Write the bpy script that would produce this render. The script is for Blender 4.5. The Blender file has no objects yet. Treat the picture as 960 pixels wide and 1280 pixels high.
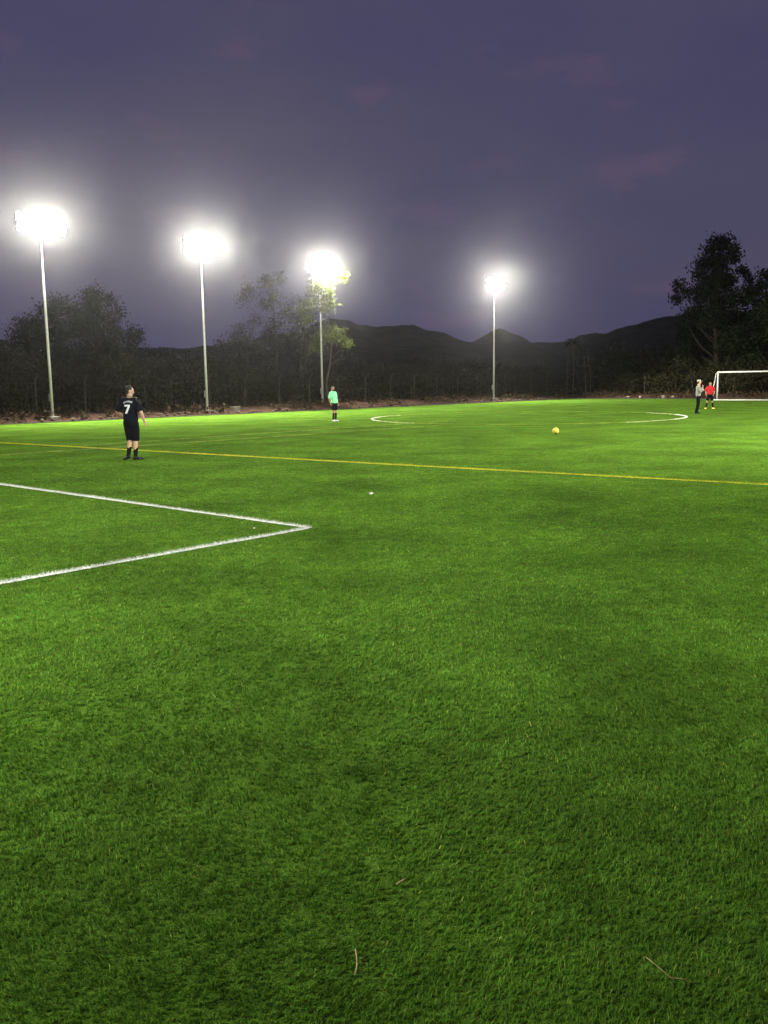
import bpy, bmesh, math, random
import numpy as np
from mathutils import Vector, Matrix, noise
from mathutils.bvhtree import BVHTree

R = math.radians
S = bpy.context.scene
C = S.collection

# ------------------------------------------------------------------ camera
CAM_H = 1.8
cam_d = bpy.data.cameras.new('camera')
cam_d.sensor_fit = 'HORIZONTAL'; cam_d.sensor_width = 36.0
cam_d.lens = 36.0 * 1100 / 960
cam_d.clip_start = 0.05; cam_d.clip_end = 3000
cam = bpy.data.objects.new('camera', cam_d); C.objects.link(cam)
cam.matrix_world = (Matrix.Translation((0, 0, CAM_H)) @ Matrix.Rotation(R(90) - math.atan(162 / 1100), 4, 'X')
                    @ Matrix.Rotation(R(-0.8), 4, 'Z'))
S.camera = cam

# ------------------------------------------------------------------ dusk sky
SKY_STRENGTH = 0.13
w = bpy.data.worlds.new('World'); S.world = w; w.use_nodes = True
nt = w.node_tree; nt.nodes.clear()
out = nt.nodes.new('ShaderNodeOutputWorld'); bg = nt.nodes.new('ShaderNodeBackground')
sky = nt.nodes.new('ShaderNodeTexSky'); sky.sky_type = 'NISHITA'; sky.sun_disc = False
sky.sun_elevation = R(-2.5); sky.sun_rotation = R(115); sky.altitude = 400
sky.air_density = 1.0; sky.dust_density = 0.6; sky.ozone_density = 2.0
# thin overcast veil: a grey-violet cloud layer over the clear dusk sky
tc = nt.nodes.new('ShaderNodeTexCoord')
mp = nt.nodes.new('ShaderNodeMapping'); mp.inputs['Scale'].default_value = (1.0, 1.0, 2.6)
nz = nt.nodes.new('ShaderNodeTexNoise'); nz.inputs['Scale'].default_value = 2.0; nz.inputs['Detail'].default_value = 7; nz.inputs['Roughness'].default_value = 0.55
rp = nt.nodes.new('ShaderNodeValToRGB'); rp.color_ramp.elements[0].position = 0.30; rp.color_ramp.elements[1].position = 0.75
rp.color_ramp.elements[0].color = (0.46, 0.45, 1.10, 1); rp.color_ramp.elements[1].color = (0.80, 0.71, 1.16, 1)
nz2 = nt.nodes.new('ShaderNodeTexNoise'); nz2.inputs['Scale'].default_value = 9.0; nz2.inputs['Detail'].default_value = 5
rp2 = nt.nodes.new('ShaderNodeValToRGB'); rp2.color_ramp.elements[0].position = 0.60; rp2.color_ramp.elements[1].position = 0.76
rp2.color_ramp.elements[0].color = (0, 0, 0, 1); rp2.color_ramp.elements[1].color = (0.34, 0.10, 0.12, 1)
addc = nt.nodes.new('ShaderNodeMixRGB'); addc.blend_type = 'ADD'; addc.inputs[0].default_value = 1
mixv = nt.nodes.new('ShaderNodeMixRGB'); mixv.blend_type = 'MIX'; mixv.inputs[0].default_value = 0.8
L = nt.links.new
L(tc.outputs['Generated'], mp.inputs[0]); L(mp.outputs[0], nz.inputs['Vector']); L(mp.outputs[0], nz2.inputs['Vector'])
L(nz.outputs[0], rp.inputs[0]); L(nz2.outputs[0], rp2.inputs[0])
L(rp.outputs[0], addc.inputs[1]); L(rp2.outputs[0], addc.inputs[2])
L(sky.outputs[0], mixv.inputs[1]); L(addc.outputs[0], mixv.inputs[2])
L(mixv.outputs[0], bg.inputs[0]); bg.inputs[1].default_value = SKY_STRENGTH
L(bg.outputs[0], out.inputs[0])

# ------------------------------------------------------------------ exposure, sampling
S.view_settings.view_transform = 'Standard'; S.view_settings.look = 'None'
S.view_settings.exposure = 0.0; S.view_settings.gamma = 1.0; S.view_settings.use_curve_mapping = False
cy = S.cycles
cy.use_denoising = True
cy.max_bounces = 6; cy.diffuse_bounces = 3; cy.glossy_bounces = 2; cy.transmission_bounces = 3
cy.volume_bounces = 1; cy.transparent_max_bounces = 6
cy.sample_clamp_indirect = 4.0

NEAR_POWER = 25000.0      # narrow beam of the two masts added behind the camera
MAST_POWER = 38000.0      # field-facing beam of one mast, watt
SPILL_POWER = 500.0       # stray light of one mast
HAZE = 0.00018

# ------------------------------------------------------------------ helpers
U = Vector((0.668, 0.744, 0)); N = Vector((-0.744, 0.668, 0))      # along the touchline / out of the pitch
W = -N
def P(s, n, z=0.0):
    v = U * s + N * n
    return Vector((v.x, v.y, z))

def mat(name, col, rough=0.7, var=0.0, scale=20.0, spec=0.3, emit=None, metal=0.0, col2=None, bump=0.0, transl=0.0):
    m = bpy.data.materials.new(name); m.use_nodes = True
    t = m.node_tree; b = t.nodes['Principled BSDF']
    b.inputs['Roughness'].default_value = rough; b.inputs['Metallic'].default_value = metal
    b.inputs['Specular IOR Level'].default_value = spec
    b.inputs['Base Color'].default_value = (*col, 1)
    if var or col2 or bump:
        co = t.nodes.new('ShaderNodeTexCoord'); n = t.nodes.new('ShaderNodeTexNoise')
        n.inputs['Scale'].default_value = scale; n.inputs['Detail'].default_value = 6
        t.links.new(co.outputs['Object'], n.inputs['Vector'])
        r = t.nodes.new('ShaderNodeValToRGB'); r.color_ramp.elements[0].position = 0.3; r.color_ramp.elements[1].position = 0.7
        c2 = col2 or tuple(min(1, c * (1 + var)) for c in col); c1 = col if col2 else tuple(c * (1 - var) for c in col)
        r.color_ramp.elements[0].color = (*c1, 1); r.color_ramp.elements[1].color = (*c2, 1)
        t.links.new(n.outputs[0], r.inputs[0]); t.links.new(r.outputs[0], b.inputs['Base Color'])
        if bump:
            bp = t.nodes.new('ShaderNodeBump'); bp.inputs['Strength'].default_value = bump; bp.inputs['Distance'].default_value = 0.02
            t.links.new(n.outputs[0], bp.inputs['Height']); t.links.new(bp.outputs[0], b.inputs['Normal'])
    if emit:
        b.inputs['Emission Color'].default_value = (*emit[0], 1); b.inputs['Emission Strength'].default_value = emit[1]
    if transl:
        tr = t.nodes.new('ShaderNodeBsdfTranslucent'); mx = t.nodes.new('ShaderNodeMixShader'); mx.inputs[0].default_value = transl
        src = b.inputs['Base Color'].links
        if src: t.links.new(src[0].from_socket, tr.inputs[0])
        else: tr.inputs[0].default_value = (*col, 1)
        o = t.nodes['Material Output']
        t.links.new(b.outputs[0], mx.inputs[1]); t.links.new(tr.outputs[0], mx.inputs[2]); t.links.new(mx.outputs[0], o.inputs[0])
    return m

def link(name, me, m=None, parent=None):
    o = bpy.data.objects.new(name, me); C.objects.link(o)
    if m is not None and me is not None and not me.materials: me.materials.append(m)
    if parent is not None: o.parent = parent
    return o
def obj(name, bm, m, parent=None, smooth=False):
    me = bpy.data.meshes.new(name); bm.normal_update(); bm.to_mesh(me); bm.free()
    if smooth: me.polygons.foreach_set('use_smooth', [True] * len(me.polygons))
    return link(name, me, m, parent)
def tag(o, label=None, cat=None, group=None, kind=None):
    if label: o['label'] = label
    if cat: o['category'] = cat
    if group: o['group'] = group
    if kind: o['kind'] = kind
    return o
def thing(name, label, cat, loc=(0, 0, 0), rz=0.0, group=None):
    o = bpy.data.objects.new(name, None); C.objects.link(o); o.empty_display_size = 0.2
    o.location = loc; o.rotation_euler = (0, 0, rz)
    return tag(o, label, cat, group)

def box(bm, cx, cy_, cz, sx, sy, sz, mtx=None, bev=0.0):
    r = bmesh.ops.create_cube(bm, size=1.0)
    bmesh.ops.scale(bm, vec=(sx, sy, sz), verts=r['verts'])
    if bev:
        es = list({e for v in r['verts'] for e in v.link_edges})
        rr = bmesh.ops.bevel(bm, geom=es, offset=bev, segments=2, affect='EDGES', profile=0.5)
        vs = list({v for f in rr['faces'] for v in f.verts} | {v for v in r['verts'] if v.is_valid})
    else: vs = r['verts']
    bmesh.ops.translate(bm, vec=(cx, cy_, cz), verts=vs)
    if mtx is not None: bmesh.ops.transform(bm, matrix=mtx, verts=vs)
    return vs
def frame_of(d):
    d = d.normalized(); a = Vector((0, 0, 1)) if abs(d.z) < 0.9 else Vector((1, 0, 0))
    x = d.cross(a).normalized(); return x, d.cross(x).normalized()
def tube(bm, pts, rads, seg=8, cap=True):
    pts = [Vector(p) for p in pts]; rings = []
    x, y = frame_of(pts[1] - pts[0])
    for i, p in enumerate(pts):
        d = (pts[min(i + 1, len(pts) - 1)] - pts[max(i - 1, 0)]).normalized()
        x = (x - d * x.dot(d)).normalized(); y = d.cross(x)
        rings.append([bm.verts.new(p + (x * math.cos(2 * math.pi * k / seg) + y * math.sin(2 * math.pi * k / seg)) * rads[i]) for k in range(seg)])
    for a, b in zip(rings, rings[1:]):
        for k in range(seg):
            bm.faces.new((a[k], a[(k + 1) % seg], b[(k + 1) % seg], b[k]))
    if cap:
        bm.faces.new(rings[0][::-1]); bm.faces.new(rings[-1])
def ellip(bm, c, r, mtx=None, seg=16, rg=10):
    v = bmesh.ops.create_uvsphere(bm, u_segments=seg, v_segments=rg, radius=1.0)['verts']
    M = Matrix.Translation(c) @ (mtx or Matrix()) @ Matrix.Diagonal((*r, 1))
    bmesh.ops.transform(bm, matrix=M, verts=v)
def loft(bm, rings, seg=20):
    """rings: (cx, cy, z, rx, ry)"""
    rs = []
    for cx, cy_, z, rx, ry in rings:
        rs.append([bm.verts.new((cx + rx * math.cos(2 * math.pi * k / seg), cy_ + ry * math.sin(2 * math.pi * k / seg), z)) for k in range(seg)])
    for a, b in zip(rs, rs[1:]):
        for k in range(seg): bm.faces.new((a[k], a[(k + 1) % seg], b[(k + 1) % seg], b[k]))
    bm.faces.new(rs[0][::-1]); bm.faces.new(rs[-1])
def pydata(name, V, F, m, parent=None, smooth=False):
    me = bpy.data.meshes.new(name); me.from_pydata(V, [], F); me.update()
    if smooth: me.polygons.foreach_set('use_smooth', [True] * len(me.polygons))
    return link(name, me, m, parent)
def npmesh(name, V, F, m, parent=None, col=None):
    """V (n,3) float, F (k,3|4) int arrays -> mesh object"""
    me = bpy.data.meshes.new(name); k = F.shape[1]
    me.vertices.add(len(V)); me.vertices.foreach_set('co', V.astype(np.float32).ravel())
    me.loops.add(F.size); me.loops.foreach_set('vertex_index', F.astype(np.int32).ravel())
    me.polygons.add(len(F)); me.polygons.foreach_set('loop_start', np.arange(0, F.size, k, dtype=np.int32))
    if col is not None:
        a = me.attributes.new('fibre', 'FLOAT_COLOR', 'POINT'); a.data.foreach_set('color', col.astype(np.float32).ravel())
    me.update(calc_edges=True)
    return link(name, me, m, parent)

# ------------------------------------------------------------------ materials
def turf_mat(name, attr):
    m = bpy.data.materials.new(name); m.use_nodes = True; t = m.node_tree; t.nodes.remove(t.nodes['Principled BSDF']); b = t.nodes.new('ShaderNodeBsdfDiffuse'); b.inputs['Roughness'].default_value = 0.3
    co = t.nodes.new('ShaderNodeTexCoord')
    n1 = t.nodes.new('ShaderNodeTexNoise'); n1.inputs['Scale'].default_value = 0.55; n1.inputs['Detail'].default_value = 5; n1.inputs['Roughness'].default_value = 0.6
    n2 = t.nodes.new('ShaderNodeTexNoise'); n2.inputs['Scale'].default_value = 5.0; n2.inputs['Detail'].default_value = 6; n2.inputs['Roughness'].default_value = 0.7
    t.links.new(co.outputs['Object'], n1.inputs['Vector']); t.links.new(co.outputs['Object'], n2.inputs['Vector'])
    r1 = t.nodes.new('ShaderNodeValToRGB'); e = r1.color_ramp.elements
    e[0].position = 0.32; e[1].position = 0.68
    e[0].color = (0.038, 0.082, 0.011, 1); e[1].color = (0.070, 0.154, 0.017, 1)
    r2 = t.nodes.new('ShaderNodeValToRGB'); e = r2.color_ramp.elements; e[0].position = 0.3; e[1].position = 0.72
    e[0].color = (0.66, 0.66, 0.62, 1); e[1].color = (1.3, 1.26, 1.2, 1)
    mu = t.nodes.new('ShaderNodeMixRGB'); mu.blend_type = 'MULTIPLY'; mu.inputs[0].default_value = 1
    t.links.new(n1.outputs[0], r1.inputs[0]); t.links.new(n2.outputs[0], r2.inputs[0])
    t.links.new(r1.outputs[0], mu.inputs[1]); t.links.new(r2.outputs[0], mu.inputs[2])
    last = mu.outputs[0]
    if attr:
        at = t.nodes.new('ShaderNodeAttribute'); at.attribute_name = 'fibre'
        m2 = t.nodes.new('ShaderNodeMixRGB'); m2.blend_type = 'MULTIPLY'; m2.inputs[0].default_value = 1
        t.links.new(last, m2.inputs[1]); t.links.new(at.outputs['Color'], m2.inputs[2]); last = m2.outputs[0]
    t.links.new(last, b.inputs['Color'])
    o = t.nodes['Material Output']; t.links.new(b.outputs[0], o.inputs[0])
    if attr:
        tr = t.nodes.new('ShaderNodeBsdfTranslucent'); mx = t.nodes.new('ShaderNodeMixShader'); mx.inputs[0].default_value = 0.3
        t.links.new(last, tr.inputs[0]); t.links.new(b.outputs[0], mx.inputs[1]); t.links.new(tr.outputs[0], mx.inputs[2]); t.links.new(mx.outputs[0], o.inputs[0])
    else:
        n4 = t.nodes.new('ShaderNodeTexNoise'); n4.inputs['Scale'].default_value = 130; n4.inputs['Detail'].default_value = 3
        r4 = t.nodes.new('ShaderNodeValToRGB'); r4.color_ramp.elements[0].position = 0.38; r4.color_ramp.elements[1].position = 0.62
        r4.color_ramp.elements[0].color = (0.55, 0.42, 0.6, 1); r4.color_ramp.elements[1].color = (1.55, 1.55, 1.4, 1)
        m4 = t.nodes.new('ShaderNodeMixRGB'); m4.blend_type = 'MULTIPLY'; m4.inputs[0].default_value = 1
        t.links.new(co.outputs['Object'], n4.inputs['Vector']); t.links.new(n4.outputs[0], r4.inputs[0])
        t.links.new(last, m4.inputs[1]); t.links.new(r4.outputs[0], m4.inputs[2]); t.links.new(m4.outputs[0], b.inputs['Color'])
        n3 = t.nodes.new('ShaderNodeTexNoise'); n3.inputs['Scale'].default_value = 38; n3.inputs['Detail'].default_value = 4
        t.links.new(co.outputs['Object'], n3.inputs['Vector'])
        bp = t.nodes.new('ShaderNodeBump'); bp.inputs['Strength'].default_value = 0.7; bp.inputs['Distance'].default_value = 0.03
        t.links.new(n3.outputs[0], bp.inputs['Height']); t.links.new(bp.outputs[0], b.inputs['Normal'])
    return m
M = {}
M['turf'] = turf_mat('turf', False); M['fibre'] = turf_mat('turf_fibre', True)
M['white_fibre'] = mat('white_fibre', (0.60, 0.61, 0.54), 0.9, 0.12, 9, 0.15)
M['yellow_fibre'] = mat('yellow_fibre', (0.43, 0.43, 0.02), 0.85, 0.15, 5, 0.15)
M['pale_fibre'] = mat('worn_line_fibre', (0.165, 0.225, 0.032), 0.9, 0.45, 2, 0.02)
M['faded_fibre'] = mat('faded_line_fibre', (0.40, 0.44, 0.22), 0.9, 0.35, 3, 0.02)
M['dirt'] = mat('dirt', (0.026, 0.018, 0.012), 0.95, 0.4, 1.4, 0.03, col2=(0.066, 0.036, 0.024), bump=0.6)
M['soil'] = mat('soil', (0.035, 0.034, 0.018), 0.95, 0.4, 0.3, 0.1)
M['rock'] = mat('rubble', (0.06, 0.042, 0.032), 0.9, 0.5, 4, 0.15)
M['pale_stone'] = mat('pale_stone', (0.26, 0.22, 0.17), 0.85, 0.25, 8, 0.2, bump=0.4)
M['hill'] = mat('hill', (0.018, 0.022, 0.016), 0.95, 0.4, 0.12, 0.03, col2=(0.048, 0.052, 0.034))
M['bark'] = mat('bark', (0.045, 0.035, 0.025), 0.9, 0.4, 6, 0.1, bump=0.5)
M['pale_bark'] = mat('pale_bark', (0.075, 0.060, 0.046), 0.9, 0.35, 5, 0.05, bump=0.4)
M['leaf_dark'] = mat('leaf_dark', (0.014, 0.020, 0.009), 0.95, 0.4, 1.5, 0.0, transl=0.15)
M['leaf_olive'] = mat('leaf_olive', (0.032, 0.036, 0.014), 0.9, 0.4, 1.2, 0.03, transl=0.25)
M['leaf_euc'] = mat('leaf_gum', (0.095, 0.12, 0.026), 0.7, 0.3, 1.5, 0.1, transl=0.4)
M['leaf_scrub'] = mat('leaf_scrub', (0.026, 0.024, 0.012), 0.9, 0.55, 0.35, 0.03, transl=0.2)
M['galv'] = mat('galvanised_steel', (0.42, 0.415, 0.38), 0.5, 0.12, 6, 0.4, metal=0.15)
M['housing'] = mat('lamp_housing', (0.12, 0.12, 0.13), 0.5, 0.1, 10, 0.4, metal=0.4)
M['lens'] = mat('lamp_lens', (0.9, 0.9, 0.9), 0.2, emit=((1.0, 0.97, 0.90), 60.0))
M['concrete'] = mat('concrete', (0.17, 0.155, 0.125), 0.9, 0.25, 7, 0.2, bump=0.4)
M['old_post'] = mat('weathered_post', (0.06, 0.056, 0.048), 0.9, 0.3, 9, 0.15, bump=0.3)
M['wire'] = mat('fence_wire', (0.05, 0.048, 0.045), 0.8)
M['goal_white'] = mat('goal_white_paint', (0.55, 0.55, 0.51), 0.5, 0.08, 5, 0.2)
M['ball'] = mat('yellow_ball', (0.60, 0.50, 0.07), 0.6, 0.1, 12, 0.15)
M['ball_dark'] = mat('ball_panel_print', (0.10, 0.10, 0.05), 0.5, 0.1, 12, 0.35)
M['straw'] = mat('straw', (0.34, 0.27, 0.11), 0.8, 0.25, 40, 0.2)
M['paper'] = mat('paper', (0.75, 0.75, 0.72), 0.8, 0.1, 30, 0.2)
M['skin'] = mat('skin', (0.45, 0.26, 0.17), 0.55, 0.12, 9, 0.35)
M['skin_tan'] = mat('skin_tan', (0.33, 0.18, 0.115), 0.55, 0.12, 9, 0.35)
M['hair'] = mat('hair', (0.014, 0.010, 0.008), 0.6, 0.4, 60, 0.3, bump=0.5)
M['black_cloth'] = mat('black_cloth', (0.0055, 0.006, 0.008), 0.9, 0.3, 25, 0.04, bump=0.2)
M['navy_cloth'] = mat('navy_cloth', (0.0050, 0.006, 0.011), 0.9, 0.3, 25, 0.05, bump=0.2)
M['mint_cloth'] = mat('mint_cloth', (0.22, 0.70, 0.36), 0.75, 0.08, 12, 0.2, bump=0.2)
M['red_cloth'] = mat('red_cloth', (0.40, 0.014, 0.018), 0.75, 0.12, 12, 0.2, bump=0.2)
M['grey_cloth'] = mat('grey_cloth', (0.19, 0.195, 0.16), 0.9, 0.12, 14, 0.2, bump=0.25)
M['cap_cloth'] = mat('cap_cloth', (0.36, 0.36, 0.30), 0.85, 0.08, 14, 0.2)
M['white_print'] = mat('white_print', (0.75, 0.77, 0.70), 0.6)
M['grey_print'] = mat('grey_print', (0.45, 0.46, 0.44), 0.6)
M['stripe'] = mat('stripe_print', (0.16, 0.19, 0.11), 0.7)
M['shoe_black'] = mat('black_shoe', (0.008, 0.008, 0.009), 0.5, 0.2, 30, 0.2)
M['shoe_white'] = mat('white_shoe', (0.75, 0.75, 0.72), 0.5, 0.1, 30, 0.4)
M['shoe_yellow'] = mat('yellow_shoe', (0.75, 0.60, 0.12), 0.5, 0.1, 30, 0.4)
M['eye'] = mat('eye', (0.02, 0.015, 0.012), 0.2)
M['lip'] = mat('lip', (0.28, 0.10, 0.08), 0.5)
M['phone'] = mat('phone_black', (0.01, 0.01, 0.012), 0.25)

# ------------------------------------------------------------------ ground and pitch
random.seed(4); rng = np.random.default_rng(7)
def terrain():
    V, F = [], []; xs = list(range(-460, 461, 20)); ys = list(range(-280, 681, 20))
    for y in ys:
        for x in xs: V.append((x, y, -0.06))
    n = len(xs)
    for j in range(len(ys) - 1):
        for i in range(n - 1): F.append((j * n + i, j * n + i + 1, (j + 1) * n + i + 1, (j + 1) * n + i))
    return tag(pydata('ground', V, F, M['soil']), kind='structure')
terrain()
EDGE_N, EDGE_S = 42.9, 75.4
def pitch():
    V, F = [], []; ss = np.linspace(-55, EDGE_S, 40); ns = np.linspace(-35, EDGE_N, 24)
    for s in ss:
        for n in ns: V.append(tuple(P(s, n, 0)))
    k = len(ns)
    for i in range(len(ss) - 1):
        for j in range(k - 1): F.append((i * k + j, i * k + j + 1, (i + 1) * k + j + 1, (i + 1) * k + j))
    o = pydata('artificial_turf', V, F, M['turf']); tag(o, kind='structure')
    for p in o.data.polygons:
        if p.normal.z < 0: p.flip()
    return o
pitch()

# hills: one ridge sheet, lit only by the dusk sky
RIDGE = [(-420, 30), (-330, 36), (-260, 30), (-200, 27), (-184, 25), (-150, 20), (-115, 19), (-92, 19), (-72, 21), (-58, 24), (-40, 26), (-25, 32), (-14, 30.5),
         (-4, 27.5), (4, 28), (16, 28.2), (25, 25.5), (36, 21.5), (42, 20.6), (48, 23.4), (54, 26.2), (61, 24.8), (66, 21.5), (69, 18.8), (81, 18.8), (88, 19.6),
         (93, 22), (100, 23.8), (105, 23), (115, 26.2), (123, 28.2), (134, 30.2), (146, 32), (185, 34), (240, 30), (320, 38), (420, 28)]
def hills():
    Yr = 420.0; xs = np.arange(-430, 431, 2.5); ys = np.concatenate([np.arange(210, 400, 12), np.arange(400, 440, 5), np.arange(440, 640, 20)])
    rx = [a for a, b in RIDGE]; rz = [b for a, b in RIDGE]
    V, F = [], []
    for y in ys:
        for x in xs:
            xe = x * Yr / y if y < Yr else x
            h = float(np.interp(x + 5 * noise.noise((x / 60, y / 50, 3)) * (abs(y - Yr) / 80), rx, rz)) + 1.1 * noise.noise((x / 11, y / 40, 1)) + 0.8 * noise.noise((x / 4.5, y / 20, 6))
            if y <= Yr: t = (y - 210) / (Yr - 210); k = t ** 1.25
            else: t = (640 - y) / (640 - Yr); k = t ** 1.2
            spur = 1 + 0.35 * noise.noise((x / 38, y / 90, 0)) * (1 - k)
            z = h * k * spur + 1.6 * noise.noise((x / 13, y / 13, 5)) * (1 - k) * min(1, t * 4) - 0.1
            V.append((x, y, z))
    n = len(xs)
    for j in range(len(ys) - 1):
        for i in range(n - 1): F.append((j * n + i, j * n + i + 1, (j + 1) * n + i + 1, (j + 1) * n + i))
    tag(pydata('hills', V, F, M['hill'], smooth=True), kind='structure')
hills()

# dirt bank round the turf
def bank():
    V, F = [], []
    path = [(s, 0) for s in np.arange(-30, EDGE_S + 1, 0.6)]
    prof = [0.0, 0.35, 0.9, 1.6, 2.6, 4.0, 6.0, 9.0]
    hz = [-0.02, 0.02, 0.10, 0.22, 0.33, 0.34, 0.32, -0.05]
    rows = []
    for s, _ in path:
        rows.append([(P(s, EDGE_N + 0.25 + d), h, s) for d, h in zip(prof, hz)])
    for a in np.linspace(0.15, math.pi / 2 - 0.15, 8):
        rows.append([(P(EDGE_S + 0.25 + d * math.sin(a), EDGE_N + 0.25 + d * math.cos(a)), h, 200 + a * 9) for d, h in zip(prof, hz)])
    for n in np.arange(EDGE_N, -30, -0.6):
        rows.append([(P(EDGE_S + 0.25 + d, n), h, 300 + n) for d, h in zip(prof, hz)])
    for r in rows:
        for k, (p, h, q) in enumerate(r):
            nz_ = noise.noise((p.x * 0.35, p.y * 0.35, 0)) + 0.6 * noise.noise((p.x * 1.5, p.y * 1.5, 2))
            j = 0.10 * noise.noise((p.x * 1.1, p.y * 1.1, 9)) if k == 0 else 0
            V.append((p.x + j, p.y + j, h + (nz_ * 0.16 if 1 < k < 7 else 0)))
    k = len(prof)
    for i in range(len(rows) - 1):
        for j in range(k - 1): F.append((i * k + j, (i + 1) * k + j, (i + 1) * k + j + 1, i * k + j + 1))
    o = pydata('dirt_bank', V, F, M['dirt'], smooth=True); tag(o, kind='structure')
bank()
# pale kerb strip where the carpet ends
def kerb():
    for name, a, b in (('kerb', P(-30, EDGE_N + 0.07), P(EDGE_S + 0.14, EDGE_N + 0.07)), ('kerb', P(EDGE_S + 0.07, EDGE_N), P(EDGE_S + 0.07, -30))):
        d = (b - a); ln = d.length; bm = bmesh.new()
        box(bm, 0, 0, 0.0, ln, 0.13, 0.12, Matrix.Translation((a + b) / 2 + Vector((0, 0, -0.02))) @ Matrix.Rotation(math.atan2(d.y, d.x), 4, 'Z'), bev=0.012)
        tag(obj(name, bm, M['old_post']), kind='structure')
kerb()

# ------------------------------------------------------------------ turf fibres
def blades(pos, width, height, lean, tip_tri):
    """pos (n,2), arrays; returns V,F"""
    n = len(pos); a = rng.uniform(0, 2 * np.pi, n)
    la = lean + rng.normal(0, 0.9, n); amt = rng.uniform(0.2, 1.1, n) * height
    wx = np.cos(a) * width / 2; wy = np.sin(a) * width / 2
    lx = np.cos(la) * amt; ly = np.sin(la) * amt
    base = np.column_stack([pos, np.zeros(n)])
    b0 = base + np.column_stack([-wx, -wy, np.full(n, -0.002)]); b1 = base + np.column_stack([wx, wy, np.full(n, -0.002)])
    tip = base + np.column_stack([lx, ly, height])
    if tip_tri:
        V = np.stack([b0, b1, tip], 1).reshape(-1, 3); F = np.arange(3 * n).reshape(n, 3)
        return V, F, 3
    m0 = base + np.column_stack([lx * .35 - wx * .8, ly * .35 - wy * .8, height * .62]); m1 = base + np.column_stack([lx * .35 + wx * .8, ly * .35 + wy * .8, height * .62])
    V = np.stack([b0, b1, m1, m0, tip], 1).reshape(-1, 3)
    i = np.arange(n)[:, None] * 5
    F = np.concatenate([i + [0, 1, 2], i + [0, 2, 3], i + [3, 2, 4]], 0)
    return V, F, 5
def lean_field(p):
    return 2.2 * np.sin(p[:, 0] * 1.3 + 0.7 * np.sin(p[:, 1] * 0.9)) + 1.6 * np.cos(p[:, 1] * 1.1 + p[:, 0] * 0.4)
LINES = [(-12.28, 20.95, -0.93, 10.93, 0.10), (-8.95, 2.0, -0.965, 10.89, 0.10), (-16.5, 32.0, 10.5, 11.8, 0.09)]
def turf_fibres():
    Vs, Fs, Cs, off = [], [], [], 0
    edges = np.concatenate([np.arange(1.7, 8, 0.25), np.arange(8, 30, 1.0)])
    for a, b in zip(edges, edges[1:]):
        half = 0.46 * b + 1.3; top = 27000 * (2.3 / a) ** 1.45
        n = int(top * (b - a) * 2 * half)
        y = rng.uniform(a, b, n); x = rng.uniform(-half, half, n)
        keep = (np.abs(x) < 0.46 * y + 1.3) & (rng.uniform(0, 1, n) < (a / y) ** 1.45); p0 = np.column_stack([x, y])[keep]
        tu = np.repeat(p0[: max(1, len(p0) // 6)], 6, 0)
        p0 = tu + rng.normal(0, 1, tu.shape) * (0.0035 * (np.clip(tu[:, 1], 2.3, 12) / 2.3) ** 0.8)[:, None]
        ok = np.ones(len(p0), bool)
        for (ax, ay, bx, by, wd_) in LINES:
            d = np.array([bx - ax, by - ay]); t = np.clip(((p0 - [ax, ay]) @ d) / (d @ d), 0, 1)
            ok &= np.hypot(*(p0 - (np.array([ax, ay]) + t[:, None] * d)).T) > wd_ / 2 + rng.normal(0, 0.008, len(p0))
        p0 = p0[ok]
        far = rng.uniform(0, 1, len(p0)) < np.clip((p0[:, 1] - 5) / 5, 0, 1)
        for tri in (False, True):
            p = p0[far == tri]; n = len(p)
            if not n: continue
            wd = 0.0028 * (p[:, 1] / 2.3) ** 0.55 * rng.uniform(0.7, 1.4, n) * (1.3 if tri else 1.0)
            ht = rng.uniform(0.011, 0.023, n) * np.clip((30 - p[:, 1]) / 24, 0.2, 1)
            V, F, k = blades(p, wd, ht, lean_field(p), tri)
            Vs.append(V); Fs.append(F + off); off += len(V)
            v = rng.uniform(0.7, 2.9, n); tint = rng.uniform(-0.2, 0.2, n); dry = rng.uniform(0, 1, n) < 0.03
            c = np.column_stack([v * (1 + tint), v, v * (1 - tint * 0.5), np.ones(n)])
            c[dry, 0] *= 2.6; c[dry, 1] *= 1.5; c[dry, 2] *= 2.5
            Cs.append(np.repeat(c, k, 0))
    o = npmesh('turf_fibres', np.concatenate(Vs), np.concatenate(Fs), M['fibre'], col=np.concatenate(Cs))
    tag(o, 'short green artificial grass covering the near part of the pitch', 'grass', kind='stuff')
turf_fibres()

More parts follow.
